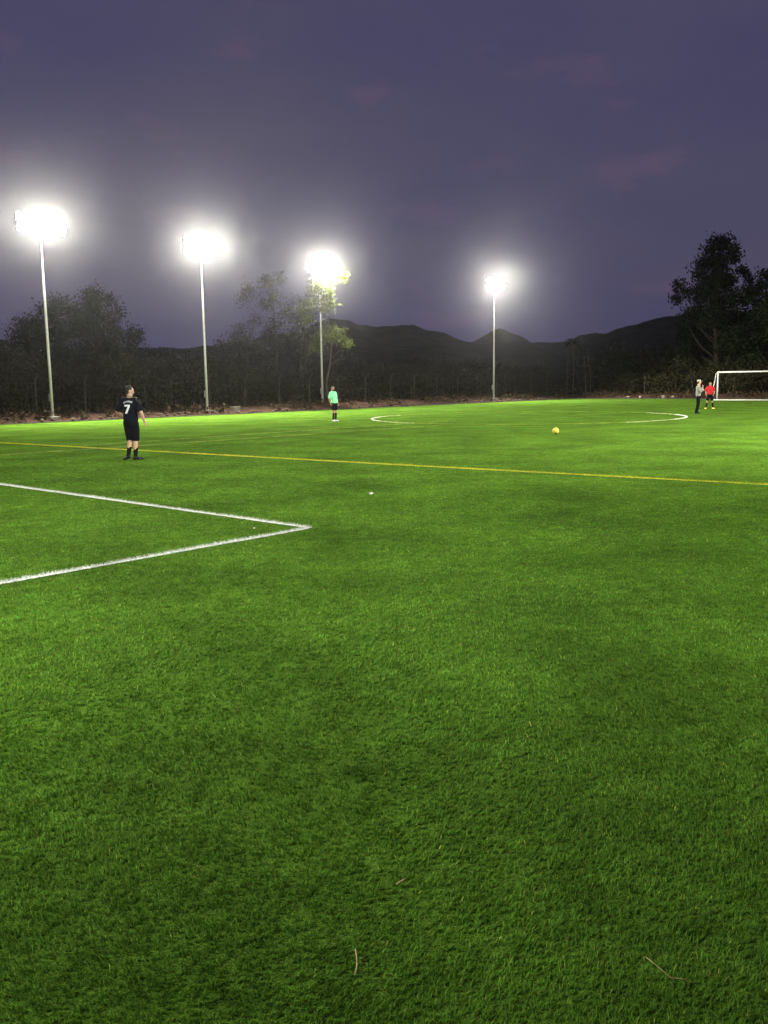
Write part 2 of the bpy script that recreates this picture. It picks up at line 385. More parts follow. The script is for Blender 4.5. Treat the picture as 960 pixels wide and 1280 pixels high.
# pitch markings: each a woven strip with its own upright fibres
def marking(name, pts, width, m, rough=0.02, dens=1.0, z=0.004, far=30):
    pts = [Vector((p[0], p[1], 0)) for p in pts]
    V, F = [], []; path = []
    for a, b in zip(pts, pts[1:]):
        k = max(1, int((b - a).length / 0.25))
        for i in range(k): path.append(a.lerp(b, i / k))
    path.append(pts[-1])
    for i, p in enumerate(path):
        d = (path[min(i + 1, len(path) - 1)] - path[max(i - 1, 0)]).normalized(); q = Vector((-d.y, d.x, 0))
        for sgn in (-1, 1):
            j = width / 2 + rough * noise.noise((p.x * 3, p.y * 3, sgn * 4.0))
            V.append(tuple(p + q * sgn * j + Vector((0, 0, z))))
    for i in range(len(path) - 1): F.append((2 * i, 2 * i + 2, 2 * i + 3, 2 * i + 1))
    V = np.array(V); F4 = np.array(F)
    # flip if facing down
    a, b, c = V[F4[0][0]], V[F4[0][1]], V[F4[0][2]]
    if np.cross(b - a, c - a)[2] < 0: F4 = F4[:, ::-1]
    tri = np.concatenate([F4[:, [0, 1, 2]], F4[:, [0, 2, 3]]])
    allV, allF, off = [V], [tri], len(V)
    P0 = np.array([tuple(p)[:2] for p in path])
    seg = np.hypot(*(P0[1:] - P0[:-1]).T); tot = seg.sum(); cum = np.concatenate([[0], np.cumsum(seg)])
    dist = np.hypot(P0[:, 0], P0[:, 1]).mean()
    n = int(tot * width * min(9000, 9000 * (8.0 / max(dist, 6)) ** 0.9) * dens)
    t = rng.uniform(0, tot, n); x = np.interp(t, cum, P0[:, 0]); y = np.interp(t, cum, P0[:, 1])
    i = np.clip(np.searchsorted(cum, t) - 1, 0, len(seg) - 1); dd = (P0[i + 1] - P0[i]) / seg[i][:, None]
    o = rng.uniform(-0.5, 0.5, n) * (width * 1.12)
    p = np.column_stack([x - dd[:, 1] * o, y + dd[:, 0] * o])
    r = np.hypot(p[:, 0], p[:, 1])
    Vb, Fb, k = blades(p, 0.0045 * np.clip((r / 8) ** 0.8, 0.6, 4) * rng.uniform(0.7, 1.3, n), rng.uniform(0.024, 0.040, n), lean_field(p), True)
    allV.append(Vb); allF.append(Fb + off)
    o = npmesh(name, np.concatenate(allV), np.concatenate(allF), m); tag(o, kind='structure')
    return o
bc = Vector((-0.93, 10.93, 0))
e1 = bc + (-W * 15); e2 = bc + (-U * 12)
marking('white_pitch_line', [(e1.x - .2, e1.y), (bc.x, bc.y)], 0.078, M['white_fibre'])
q = bc - U * 0.052
marking('white_pitch_line', [(e2.x, e2.y), (q.x, q.y)], 0.078, M['white_fibre'])
marking('yellow_pitch_line', [(-16.5, 32.0), (-8.08, 25.62), (0.36, 19.23), (6.49, 14.75), (10.5, 11.8)], 0.09, M['yellow_fibre'])
marking('yellow_line_patch', [(0.30, 19.29), (0.62, 19.04)], 0.16, M['yellow_fibre'], z=0.008)
marking('worn_pitch_line', [(-13.5, 20.6), (-10.34, 23.73), (-6.06, 27.97), (-0.57, 33.6), (2.5, 36.6)], 0.12, M['pale_fibre'], dens=0.7)
marking('worn_pitch_line', [(-9.2, 27.0), (-7.25, 29.3), (-1.68, 35.6), (3.02, 40.8)], 0.10, M['pale_fibre'], dens=0.5)
cc = (7.05, 43.9); cr = 7.6
arc = lambda a, b: [(cc[0] + cr * math.cos(R(t)), cc[1] + cr * math.sin(R(t))) for t in np.linspace(a, b, 60)]
marking('centre_circle', arc(-40, 3), 0.09, M['white_fibre'], dens=1.2)
marking('centre_circle', arc(3, 24), 0.085, M['faded_fibre'], dens=0.9)
marking('centre_circle', arc(-66, -40), 0.085, M['faded_fibre'], dens=0.9)
marking('centre_circle', arc(143, 160), 0.085, M['faded_fibre'], dens=0.8)
marking('centre_circle', arc(200, 222), 0.085, M['faded_fibre'], dens=0.8)
marking('centre_circle', arc(24, 143), 0.09, M['pale_fibre'], dens=0.8)
marking('centre_circle', arc(160, 200), 0.08, M['white_fibre'], dens=1.0)
marking('centre_circle', arc(222, 294), 0.09, M['pale_fibre'], dens=1.0)
g0 = P(72.4, 0); 

# ------------------------------------------------------------------ floodlight masts
def mast_master():
    root = thing('floodlight_mast', '', 'floodlight', (0, 0, 0))
    bm = bmesh.new(); tube(bm, [(0, 0, 0.25), (0, 0, 3), (0, 0, 6), (0, 0, 10.25)], [0.080, 0.072, 0.064, 0.050], 14)
    obj('pole', bm, M['galv'], root, True)
    bm = bmesh.new(); box(bm, 0, 0, 0.10, 0.55, 0.55, 0.30, bev=0.02); pl = obj('plinth', bm, M['concrete'], root)
    bm = bmesh.new(); box(bm, 0, 0, 0.262, 0.34, 0.34, 0.024, bev=0.004); fl = obj('base_flange', bm, M['galv'], root)
    for sx in (-1, 1):
        for sy in (-1, 1):
            bm = bmesh.new(); tube(bm, [(sx * .13, sy * .13, .27), (sx * .13, sy * .13, .31)], [.016, .016], 6); obj('bolt', bm, M['housing'], fl)
    bm = bmesh.new(); box(bm, 0, 0.12, 1.25, 0.16, 0.04, 0.42, bev=0.006); obj('access_hatch', bm, M['galv'], root)
    for z in (9.78, 10.27):
        bm = bmesh.new(); box(bm, 0, 0, z, 2.66, 0.07, 0.07, bev=0.006); obj('crossarm', bm, M['galv'], root)
    for z in (9.78, 10.27):
        for x in (-1.0, -0.333, 0.333, 1.0):
            T = Matrix.Translation((x, -0.16, z + 0.02)) @ Matrix.Rotation(R(24), 4, 'X')
            bm = bmesh.new()
            box(bm, 0, 0.02, 0, 0.62, 0.10, 0.46, T, bev=0.015)
            for k in range(9): box(bm, -0.26 + k * 0.065, 0.095, 0, 0.012, 0.07, 0.40, T)
            h = obj('lamp_head', bm, M['housing'], root)
            bm = bmesh.new(); box(bm, 0, -0.035, 0, 0.56, 0.012, 0.40, T); obj('lens', bm, M['lens'], h)
            for sx in (-1, 1):
                bm = bmesh.new(); box(bm, sx * 0.325, 0.04, -0.03, 0.012, 0.16, 0.05, T); obj('bracket', bm, M['galv'], h)
    # the lamp's own light: a field-facing beam and weaker stray light round the head
    ld = bpy.data.lights.new('floodlight_beam', 'SPOT'); ld.energy = MAST_POWER / 2; ld.spot_size = R(160); ld.spot_blend = 0.6; ld.shadow_soft_size = 0.12
    ld.color = (1.0, 0.95, 0.82)
    for sx in (-1, 1):
        lo = bpy.data.objects.new('beam', ld); C.objects.link(lo); lo.parent = root; lo.location = (sx * 0.72, -0.37, 10.02)
        lo.rotation_euler = Vector((0, -math.sin(R(66)), -math.cos(R(66)))).to_track_quat('-Z', 'Y').to_euler()
    ld = bpy.data.lights.new('floodlight_spill', 'POINT'); ld.energy = SPILL_POWER; ld.shadow_soft_size = 0.30; ld.color = (1.0, 0.985, 0.93)
    lo = bpy.data.objects.new('spill', ld); C.objects.link(lo); lo.parent = root; lo.location = (0, -0.45, 10.45)
    return root
def copy_tree(o, parent=None):
    c = o.copy(); C.objects.link(c); c.parent = parent
    for ch in list(o.children): copy_tree(ch, c)
    return c
MASTS = [(-17.42, 46.75, 'tall floodlight mast nearest the camera, leftmost of the four lit masts'),
         (-10.80, 54.60, 'tall lit floodlight mast, second from the left, beside a concrete block'),
         (-4.40, 65.10, 'tall lit floodlight mast beside the tree with brightly lit leaves'),
         (9.72, 77.50, 'tall lit floodlight mast standing alone before the hills, rightmost of four')]
m0 = mast_master(); m0_beam = bpy.data.lights['floodlight_beam']; rz_m = math.atan2(U.y, U.x) + math.pi * 0
for i, (x, y, lab) in enumerate(MASTS):
    o = m0 if i == 0 else copy_tree(m0)
    o.location = (x, y, 0.0); o.rotation_euler = (0, 0, rz_m); tag(o, lab, 'floodlight', 'floodlight masts along the far touchline')
# two unseen masts added behind the camera, narrow beams brightening the near turf
for i, (x, y, tx, ty) in enumerate(((-11.5, -2.0, -2.5, 12.0), (8.5, -4.0, -2.5, 16.0))):
    o = copy_tree(m0); o.location = (x, y, 0); o.rotation_euler = (0, 0, math.atan2(ty - y, tx - x) + math.pi / 2)
    tag(o, 'added floodlight mast behind the camera, on its %s side' % ('left', 'right')[i], 'floodlight', 'added floodlight masts behind the camera')
    nb = m0_beam.copy(); nb.color = (1.0, 1.0, 0.95); nb.energy = NEAR_POWER * (0.5, 0.12)[i]; nb.spot_size = R((80, 60)[i]); nb.spot_blend = 1.0; dip = R((31, 19)[i])
    for ch in o.children:
        if ch.name.startswith('spill'): ch.data = ch.data.copy(); ch.data.energy = 60
        if ch.name.startswith('beam'):
            ch.data = nb; ch.rotation_euler = Vector((0, -math.cos(dip), -math.sin(dip))).to_track_quat('-Z', 'Y').to_euler()
# the matching row on the near touchline, right of and behind the view: it lights the fronts of the players and posts
for i, s_ in enumerate((23.0, 33.4, 45.5, 64.4)):
    o = copy_tree(m0); o.location = P(s_, 0.6); o.rotation_euler = (0, 0, rz_m + math.pi)
    if i == 0: nr = m0_beam.copy(); nr.energy = 10500.0; nr.spot_size = R(114); nr.spot_blend = 0.7
    for ch in o.children:
        if ch.name.startswith('spill'): ch.data = ch.data.copy(); ch.data.energy = 150
        if ch.name.startswith('beam'):
            ch.data = nr; ch.rotation_euler = Vector((0, -math.sin(R(50)), -math.cos(R(50)))).to_track_quat('-Z', 'Y').to_euler()
    tag(o, 'lit floodlight mast on the near touchline, %s counted from the camera' % ('first', 'second', 'third', 'fourth')[i], 'floodlight', 'floodlight masts along the near touchline')

# ------------------------------------------------------------------ trees
def leaf_cloud(pts, size, n_each, spread, droop=0.0):
    """pts (k,3) twig centres -> quads"""
    k = len(pts); n = k * n_each
    c = np.repeat(pts, n_each, 0) + rng.normal(0, 1, (n, 3)) * spread
    a = rng.normal(0, 1, (n, 3)); a[:, 2] -= droop; a /= np.linalg.norm(a, axis=1)[:, None]
    b = rng.normal(0, 1, (n, 3)); b -= a * (a * b).sum(1)[:, None]; b /= np.linalg.norm(b, axis=1)[:, None]
    l = size * rng.uniform(0.6, 1.4, (n, 1)); wd = l * 0.32
    V = np.stack([c - a * l * .5, c + b * wd, c + a * l * .5, c - b * wd], 1).reshape(-1, 3)
    return V, np.arange(4 * n).reshape(n, 4)
def tree(name, label, base, trunk, r0, clumps, leaf, bark, size=0.22, n_each=14, dens=26, droop=0.6, cat='tree', sub=0.26, seed=1, group=None):
    """trunk: list of (dx,dy,z); clumps: (dx,dy,z,r) relative to the base"""
    rr = random.Random(seed)
    root = thing(name, label, cat, base, 0, group)
    bm = bmesh.new(); tr = [Vector(t) for t in trunk]
    rad = [r0 * (1 - 0.8 * i / (len(tr) - 1)) for i in range(len(tr))]
    tube(bm, tr, rad, 9)
    for (x, y, z, r) in clumps:
        c = Vector((x, y, z)); hh = max(0.5, z - 0.9 * math.hypot(x - tr[-1].x * .5, y) - r * 0.6)
        best = None
        for i in range(len(tr) - 1):
            if tr[i].z <= hh <= tr[i + 1].z or i == len(tr) - 2:
                t = min(1, max(0, (hh - tr[i].z) / max(1e-3, tr[i + 1].z - tr[i].z))); best = tr[i].lerp(tr[i + 1], t); rb = rad[i] + (rad[i + 1] - rad[i]) * t
                if tr[i].z <= hh <= tr[i + 1].z: break
        mid = best.lerp(c, 0.5) + Vector((rr.uniform(-.2, .2), rr.uniform(-.2, .2), -0.12 * (c - best).length))
        tube(bm, [best, mid, c], [rb * 0.55, rb * 0.36, 0.012], 5, False)
        for k in range(int(3 + 3 * r)):
            d = Vector((rr.gauss(0, 1), rr.gauss(0, 1), rr.gauss(0.3, 0.8))).normalized() * r * rr.uniform(.6, .95)
            tube(bm, [c, c + d * .5 + Vector((0, 0, .05)), c + d], [0.022, 0.014, 0.006], 4, False)
    obj('trunk', bm, bark, root, True)
    tw = []
    for (x, y, z, r) in clumps:
        k = max(6, int(dens * r * r + 6))
        for _ in range(k):
            d = Vector((rr.gauss(0, 1), rr.gauss(0, 1), rr.gauss(0, 0.85))).normalized() * r * (rr.random() ** 0.45)
            tw.append((x + d.x, y + d.y, z + d.z))
    V, F = leaf_cloud(np.array(tw), size, n_each, sub, droop)
    npmesh('crown', V, F, leaf, root)
    return root
def px(x, y, D):
    """helper for reading crown outlines: image column/row at depth D -> lateral, height"""
    u = (x - 480) / 1100; v = (640 - y) / 1100; r = R(0.8)
    uu = u * math.cos(r) + v * math.sin(r); vv = -u * math.sin(r) + v * math.cos(r)
    p = math.atan(162 / 1100); dy = math.cos(p) + vv * math.sin(p); t = D / dy
    return uu * t, CAM_H + (-math.sin(p) + vv * math.cos(p)) * t
def crown_from(outline, D, x0, seed, fl=1.0):
    rr = random.Random(seed); k = D / 1100; res = []
    for (x, y, r) in outline:
        X, Z = px(x, y, D); rr_ = r * k * fl
        res.append((X - x0, rr.uniform(-1, 1) * rr_ * 1.3, Z, rr_))
        if rr_ > 1.0:
            res.append((X - x0 + rr.uniform(-.4, .4) * rr_, rr.choice((-1, 1)) * rr_ * rr.uniform(1.0, 1.9), Z + rr.uniform(-.5, .2) * rr_, rr_ * 0.8))
    return res
def tree_px(name, label, D, base_x, outline, trunk_px, r0, leaf, bark, seed, pull=None, **kw):
    x0, _ = px(base_x, 490, D)
    tr = [(0, 0, -0.05)] + [(px(a, b, D)[0] - x0, 0.12 * math.sin(i * 2.1 + seed), px(a, b, D)[1]) for i, (a, b) in enumerate(trunk_px)]
    cl = crown_from(outline, D, x0, seed)
    if pull:      # branches that reach out over the mast
        k = (D + pull[1]) / D
        cl = [((x + x0) * k - x0, pull[1] + 0.3 * math.sin(i * 3.0), CAM_H + (z - CAM_H) * k, r) if i < pull[0] else (x, y, z, r) for i, (x, y, z, r) in enumerate(cl)]
    return tree(name, label, (x0, D, 0), tr, r0, cl, leaf, bark, seed=seed, **kw)

# left group
tree_px('gum_tree', 'dark rounded tree at the far left edge, left of the nearest mast', 66, 33, [(36, 408, 15), (28, 420, 17), (48, 418, 14), (22, 440, 20), (44, 442, 18), (10, 455, 18)],
        [(33, 460), (35, 425), (36, 405)], 0.22, M['leaf_dark'], M['bark'], 11, dens=36, size=0.17, n_each=20)
tree_px('gum_tree', 'dark bushy tree rising behind the nearest floodlight mast', 64, 74, [(72, 380, 12), (60, 390, 13), (84, 388, 14), (98, 394, 10), (66, 408, 20), (86, 412, 18), (56, 425, 14), (75, 440, 24), (95, 440, 18)],
        [(74, 460), (73, 420), (72, 378)], 0.24, M['leaf_dark'], M['bark'], 12, dens=36, size=0.17, n_each=20)
tree_px('gum_tree', 'tallest tree of the left group, broad crown above the player', 66, 122, [(122, 368, 12), (110, 378, 12), (132, 375, 10), (140, 392, 11), (118, 395, 20), (138, 408, 15), (150, 420, 9), (105, 412, 17), (128, 425, 20), (145, 440, 16), (112, 445, 22)],
        [(122, 460), (121, 420), (122, 366)], 0.26, M['leaf_dark'], M['bark'], 13, dens=36, size=0.17, n_each=20)
tree_px('gum_tree', 'small dark tree with a tufted top at the right end of the left group', 68, 165, [(169, 417, 9), (160, 424, 8), (174, 422, 6), (163, 438, 13), (172, 450, 14), (155, 452, 13)],
        [(165, 465), (166, 440), (168, 416)], 0.15, M['leaf_dark'], M['bark'], 14, dens=24)
tree_px('olive_bush', 'broad olive bush behind the player wearing number seven', 60, 140, [(130, 468, 22), (155, 465, 22), (112, 480, 18), (175, 478, 16), (142, 488, 24), (100, 492, 14), (180, 495, 14)],
        [(140, 500), (141, 485), (143, 466)], 0.12, M['leaf_olive'], M['bark'], 15, dens=22, cat='bush')
tree_px('olive_bush', 'rounded olive bush left of the nearest mast', 58, 25, [(22, 470, 20), (40, 480, 16), (8, 485, 18), (28, 497, 16)],
        [(25, 505), (25, 490), (23, 470)], 0.10, M['leaf_olive'], M['bark'], 16, dens=22, cat='bush')
tree_px('olive_bush', 'low olive bush between the numbered player and the second mast', 64, 215, [(205, 478, 15), (228, 474, 15), (215, 490, 16), (238, 488, 12)],
        [(215, 500), (216, 490), (217, 476)], 0.10, M['leaf_olive'], M['bark'], 17, dens=20, cat='bush')
# wispy gums in the middle
tree_px('gum_tree', 'wispy thin tree standing just right of the second mast', 74, 310, [(320, 404, 9), (300, 412, 9), (290, 424, 8), (278, 430, 6), (310, 425, 10), (330, 420, 9), (300, 445, 12), (322, 450, 12)],
        [(308, 470), (310, 440), (318, 404)], 0.13, M['leaf_olive'], M['bark'], 21, dens=18, n_each=18, size=0.17)
tree_px('gum_tree', 'tall wispy tree with sparse crown left of the lit branch', 76, 346, [(330, 350, 10), (316, 362, 9), (346, 352, 8), (302, 373, 6), (345, 372, 11), (332, 380, 8), (360, 385, 10), (350, 402, 12), (338, 415, 10), (362, 420, 11), (345, 440, 12)],
        [(346, 470), (345, 430), (342, 390), (336, 350)], 0.15, M['leaf_olive'], M['pale_bark'], 22, dens=18, n_each=20, size=0.17)
tree_px('gum_tree', 'slender pale-stemmed tree standing left of the third mast', 74, 376, [(372, 378, 9), (386, 392, 11), (368, 400, 11), (382, 412, 12), (392, 425, 10), (372, 432, 12), (385, 445, 12)],
        [(376, 470), (376, 430), (374, 395), (372, 378)], 0.12, M['leaf_olive'], M['pale_bark'], 23, dens=24, n_each=20, size=0.17)
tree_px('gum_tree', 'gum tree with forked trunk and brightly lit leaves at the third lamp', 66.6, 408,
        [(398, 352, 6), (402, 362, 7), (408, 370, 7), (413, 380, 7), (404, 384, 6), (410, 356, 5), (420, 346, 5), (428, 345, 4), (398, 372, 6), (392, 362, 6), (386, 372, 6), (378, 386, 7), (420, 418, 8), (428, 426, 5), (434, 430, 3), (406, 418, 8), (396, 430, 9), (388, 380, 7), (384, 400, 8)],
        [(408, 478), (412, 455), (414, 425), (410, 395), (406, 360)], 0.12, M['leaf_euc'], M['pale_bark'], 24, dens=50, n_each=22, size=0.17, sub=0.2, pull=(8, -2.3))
# middle right
def palm(label, D, bx, top, stems, seed):
    rr = random.Random(seed); x0, _ = px(bx, 490, D); root = thing('spiky_tree', label, 'tree', (x0, D, 0))
    zt = px(top[0], top[1], D)[1]; xt = px(top[0], top[1], D)[0] - x0
    for sx in stems:
        X = px(sx, 490, D)[0] - x0
        bm = bmesh.new(); tube(bm, [(X, rr.uniform(-.6, .6), -0.05), (X, 0, zt * .45), (X * .8 + xt * .2, rr.uniform(-.2, .2), zt * rr.uniform(.8, 1.0))], [.05, .04, .025], 7)
        obj('stem', bm, M['pale_bark'], root, True)
    bm = bmesh.new()
    for k in range(34):
        a = rr.uniform(0, 2 * math.pi); up = rr.uniform(-0.35, 0.9); ln = rr.uniform(0.9, 1.7)
        d = Vector((math.cos(a), math.sin(a), up)).normalized(); q = d.cross(Vector((0, 0, 1))).normalized()
        o_ = Vector((xt, 0, zt)); pr = None
        for i in range(6):
            t = i / 5; c = o_ + d * ln * t + Vector((0, 0, -0.45 * ln * t * t)); wd = 0.10 * math.sin(math.pi * min(.98, t * .9 + .1))
            v = (bm.verts.new(c + q * wd), bm.verts.new(c - q * wd))
            if pr: bm.faces.new((pr[0], pr[1], v[1], v[0]))
            pr = v
    obj('crown', bm, M['leaf_dark'], root)
    return root
palm('spiky palm-like tree on thin stems right of the lone mast', 88, 722, (714, 427), (709, 717, 731, 738), 5)
tree_px('dark_bush', 'dark two-humped shrub under the hill slope, right of the spiky tree', 92, 772, [(762, 440, 10), (770, 432, 6), (785, 444, 9), (775, 455, 14), (758, 460, 13), (792, 462, 12), (740, 455, 12), (728, 448, 10)],
        [(772, 480), (771, 460), (770, 440)], 0.12, M['leaf_dark'], M['bark'], 31, cat='bush', dens=16)
# right group
tree_px('gum_tree', 'tallest black tree above the goal with a knobbly crown', 90, 896, [(900, 302, 11), (888, 312, 12), (910, 312, 10), (880, 328, 10), (900, 330, 14), (917, 322, 8), (888, 348, 13), (870, 346, 8), (908, 350, 13), (926, 340, 7), (934, 350, 6), (850, 358, 8), (858, 366, 7), (845, 374, 6), (878, 366, 14), (905, 372, 16), (928, 366, 9), (885, 392, 18), (912, 398, 18), (862, 392, 9), (852, 402, 8), (875, 420, 20), (905, 428, 22), (858, 432, 10), (850, 446, 8)],
        [(896, 460), (894, 400), (898, 340), (900, 300)], 0.36, M['leaf_dark'], M['bark'], 41, dens=34, size=0.26)
tree_px('gum_tree', 'black tree cut by the right edge of the view', 88, 968, [(958, 345, 10), (968, 352, 14), (948, 362, 11), (940, 374, 10), (965, 380, 20), (945, 395, 15), (930, 400, 9), (960, 415, 22), (938, 425, 16), (985, 370, 20), (985, 410, 24), (965, 445, 22), (935, 450, 16)],
        [(968, 460), (967, 400), (968, 340)], 0.34, M['leaf_dark'], M['bark'], 42, dens=30, size=0.26)
tree_px('dark_bush', 'dark spreading shrub at the foot of the tallest tree, left of the goal', 88, 868, [(848, 455, 10), (862, 462, 14), (882, 466, 15), (870, 478, 15), (846, 476, 12), (890, 482, 13)],
        [(868, 488), (868, 478), (867, 462)], 0.12, M['leaf_olive'], M['bark'], 43, cat='bush', dens=18)
tree_px('dark_bush', 'dark shrub behind the white goal at the right edge', 88, 930, [(912, 462, 14), (930, 458, 15), (950, 464, 16), (922, 478, 14), (945, 480, 14), (968, 476, 16)],
        [(930, 488), (930, 478), (931, 460)], 0.12, M['leaf_olive'], M['bark'], 44, cat='bush', dens=18)

# tangle of scrub behind the bank: one uncountable mass
def thicket():
    tw = []; stems = bmesh.new(); rr = random.Random(9)
    def add(s, n, hmax):
        p = P(s, n); h = hmax * (0.55 + 0.55 * (noise.noise((p.x * .11, p.y * .11, 4)) + 0.5) + 0.45 * noise.noise((p.x * .5, p.y * .5, 8)))
        h = max(0.8, h)
        for _ in range(int(10 + 5 * h)):
            tw.append((p.x + rr.gauss(0, .75), p.y + rr.gauss(0, .75), 0.15 + h * rr.random() ** 0.75))
        for _ in range(1):
            a = Vector((p.x + rr.gauss(0, .5), p.y + rr.gauss(0, .5), 0)); b = a + Vector((rr.gauss(0, .35), rr.gauss(0, .35), h * rr.uniform(.7, 1.15)))
            tube(stems, [a, a.lerp(b, .5) + Vector((rr.gauss(0, .1), 0, 0)), b], [.03, .02, .008], 4, False)
    for _ in range(1500):
        s = rr.uniform(-22, EDGE_S + 12); d = rr.uniform(0, 13)
        add(s, EDGE_N + 5.2 + d, 2.3 + d * 0.10)
    for _ in range(900):
        n = rr.uniform(-30, EDGE_N + 5); d = rr.uniform(0, 14)
        add(EDGE_S + 5.2 + d, n, 2.4 + d * 0.15)
    V, F = leaf_cloud(np.array(tw), 0.20, 9, 0.24, 0.3)
    o = npmesh('thicket', V, F, M['leaf_scrub']); tag(o, 'tangled dark scrub filling the strip behind the dirt bank', 'scrub', kind='stuff')
    tag(obj('dry_stems', stems, M['pale_bark']), 'thin dry stems standing in the scrub behind the bank', 'stems', kind='stuff')
    # dry weeds on the bank
    tw = []
    for _ in range(5200):
        if rr.random() < .6: p = P(rr.uniform(-20, EDGE_S), EDGE_N + rr.uniform(0.5, 5.0))
        else: p = P(EDGE_S + rr.uniform(0.5, 5.0), rr.uniform(-30, EDGE_N))
        if noise.noise((p.x * .3, p.y * .3, 7)) > -0.15: tw.append((p.x, p.y, rr.uniform(.1, .5)))
    V, F = leaf_cloud(np.array(tw), 0.20, 5, 0.14, 0.2)
    o = npmesh('dry_weeds', V, F, mat('dry_weed', (0.036, 0.026, 0.015), 0.95, 0.4, 1.0, 0.02)); tag(o, 'low dry weeds growing on the dirt bank', 'weeds', kind='stuff')
thicket()

def lump(bm, c, r, rr, sub=1):
    v = bmesh.ops.create_icosphere(bm, subdivisions=sub, radius=1.0)['verts']
    sc = Vector((r * rr.uniform(.8, 1.4), r * rr.uniform(.7, 1.2), r * rr.uniform(.45, .8)))
    s0 = rr.uniform(0, 99)
    for x in v: x.co = Vector(c) + Vector((x.co.x * sc.x, x.co.y * sc.y, x.co.z * sc.z)) * (1 + .35 * noise.noise(x.co * 1.4 + Vector((s0, 0, 0))))
def rubble():
    rr = random.Random(3); bm = bmesh.new()
    for _ in range(800):
        d = abs(rr.gauss(0.7, 0.6)) + 0.25
        p = P(rr.uniform(-15, EDGE_S), EDGE_N + d) if rr.random() < .65 else P(EDGE_S + d, rr.uniform(-25, EDGE_N))
        lump(bm, (p.x, p.y, 0.03 + 0.10 * d), rr.uniform(.05, .15), rr)
    tag(obj('rubble', bm, M['rock']), 'broken earth clods and rubble scattered along the bank', 'rubble', kind='stuff')
    spots = [((-2.05, 64.8), .13, 'small pale stone on the bank just right of the third mast'),
             ((-9.75, 60.3), .13, 'small pale stone on the bank between the second and third masts'),
             ((1.05, 68.3), .16, 'pale stone on the bank right of the player in the mint shirt'),
             ((25.3, 79.7), .26, 'largest pale stone of the heap left of the man with a cap'),
             ((25.95, 79.2), .17, 'pale stone lying right beside the largest stone of the heap'),
             ((23.6, 81.2), .16, 'middle pale stone of the row below the hill slope'),
             ((22.7, 82.0), .18, 'leftmost pale stone of the row below the hill slope')]
    for (x, y), r, lab in spots:
        bm = bmesh.new(); lump(bm, (0, 0, 0), r, rr, 2); o = obj('stone', bm, M['pale_stone'], None, True); o.location = (x, y, 0.16)
        tag(o, lab, 'stone', 'pale stones on the bank')
rubble()

# fence with cranked posts, wires
def fence():
    root = thing('wire_fence', 'weathered wire fence with cranked posts at the foot of the scrub', 'fence', P(-15, 47.6))
    base = P(-15, 47.6); rr = random.Random(8); first = None; tops = []
    for i in range(32):
        s = -15 + i * 3.0; p = P(s, 47.6) - base
        if first is None:
            bm = bmesh.new(); tube(bm, [(0, 0, 0.1), (0, 0, 2.15), tuple(Vector((0, 0, 2.5)) + W * 0.32)], [.042, .036, .03], 7); first = obj('post', bm, M['old_post'], root); o = first
        else:
            o = first.copy(); C.objects.link(o); o.parent = root
        o.location = p; o.rotation_euler = (rr.uniform(-.03, .03), rr.uniform(-.03, .03), 0)
    ln = 31 * 3.0
    for z, off in ((.5, 0), (.9, 0), (1.3, 0), (1.7, 0), (2.05, 0), (2.3, .16), (2.48, .30)):
        bm = bmesh.new(); pts = []
        for k in range(63):
            t = k / 62; sag = -0.03 * math.sin(math.pi * ((k % 2)))
            pts.append(U * (ln * t) + W * (off + .05) + Vector((0, 0, z + (-.025 if k % 2 else 0))))
        tube(bm, pts, [.0025] * len(pts), 4); obj('wire', bm, M['wire'], root)
fence()
# utility pole far right
def upole():
    x, y = 30.6, 95.5
    root = thing('utility_pole', 'slim grey utility pole standing left of the tallest black tree', 'pole', (x, y, 0))
    bm = bmesh.new(); tube(bm, [(0, 0, -.05), (0, 0, 3), (0, 0, 6.9)], [.13, .11, .08], 10); obj('shaft', bm, M['old_post'], root, True)
    bm = bmesh.new(); box(bm, 0, 0, 6.6, 1.3, .08, .09, bev=.006); arm = obj('crossarm', bm, M['old_post'], root)
    for k in (-.55, 0.25, .55):
        bm = bmesh.new(); tube(bm, [(k, 0, 6.64), (k, 0, 6.72), (k, 0, 6.80)], [.03, .045, .02], 8); obj('insulator', bm, M['concrete'], arm)
upole()
def eblock():
    root = thing('concrete_block', 'low cream concrete block beside the foot of the second mast', 'block', P(35.2, 44.0), math.atan2(U.y, U.x))
    bm = bmesh.new(); box(bm, 0, 0, .18, .50, .34, .40, bev=.02); obj('body', bm, M['concrete'], root)
    bm = bmesh.new(); box(bm, 0, 0, .405, .56, .40, .05, bev=.01); obj('lid', bm, M['concrete'], root)
eblock()

# ------------------------------------------------------------------ goal
def goal():
    a = Vector((27.3, 72.3, 0)); root = thing('football_goal', 'white metal football goal at the right edge of the pitch', 'goal', a)
    ln, h = 7.0, 2.24; r = 0.06; B = -U
    d = W
    def part(name, pts, rad=r):
        bm = bmesh.new(); tube(bm, pts, [rad] * len(pts), 12); return obj(name, bm, M['goal_white'], root, True)
    z = Vector((0, 0, 1))
    part('post', [z * 0.0, z * (h - r)]); part('post', [d * ln, d * ln + z * (h - r)])
    part('crossbar', [d * -r + z * h, d * (ln + r) + z * h])
    for t in (0, ln):
        part('stay', [d * t + z * (h - .02), d * t + z * (h - .04) + B * 0.35, d * t + B * 1.3 + z * 0.04], 0.032)
        part('ground_bar', [d * t + B * 0.05 + z * .04, d * t + B * 1.3 + z * .04], 0.032)
    part('rear_ground_bar', [B * 1.3 + z * .04, d * ln + B * 1.3 + z * .04], 0.04)
goal()

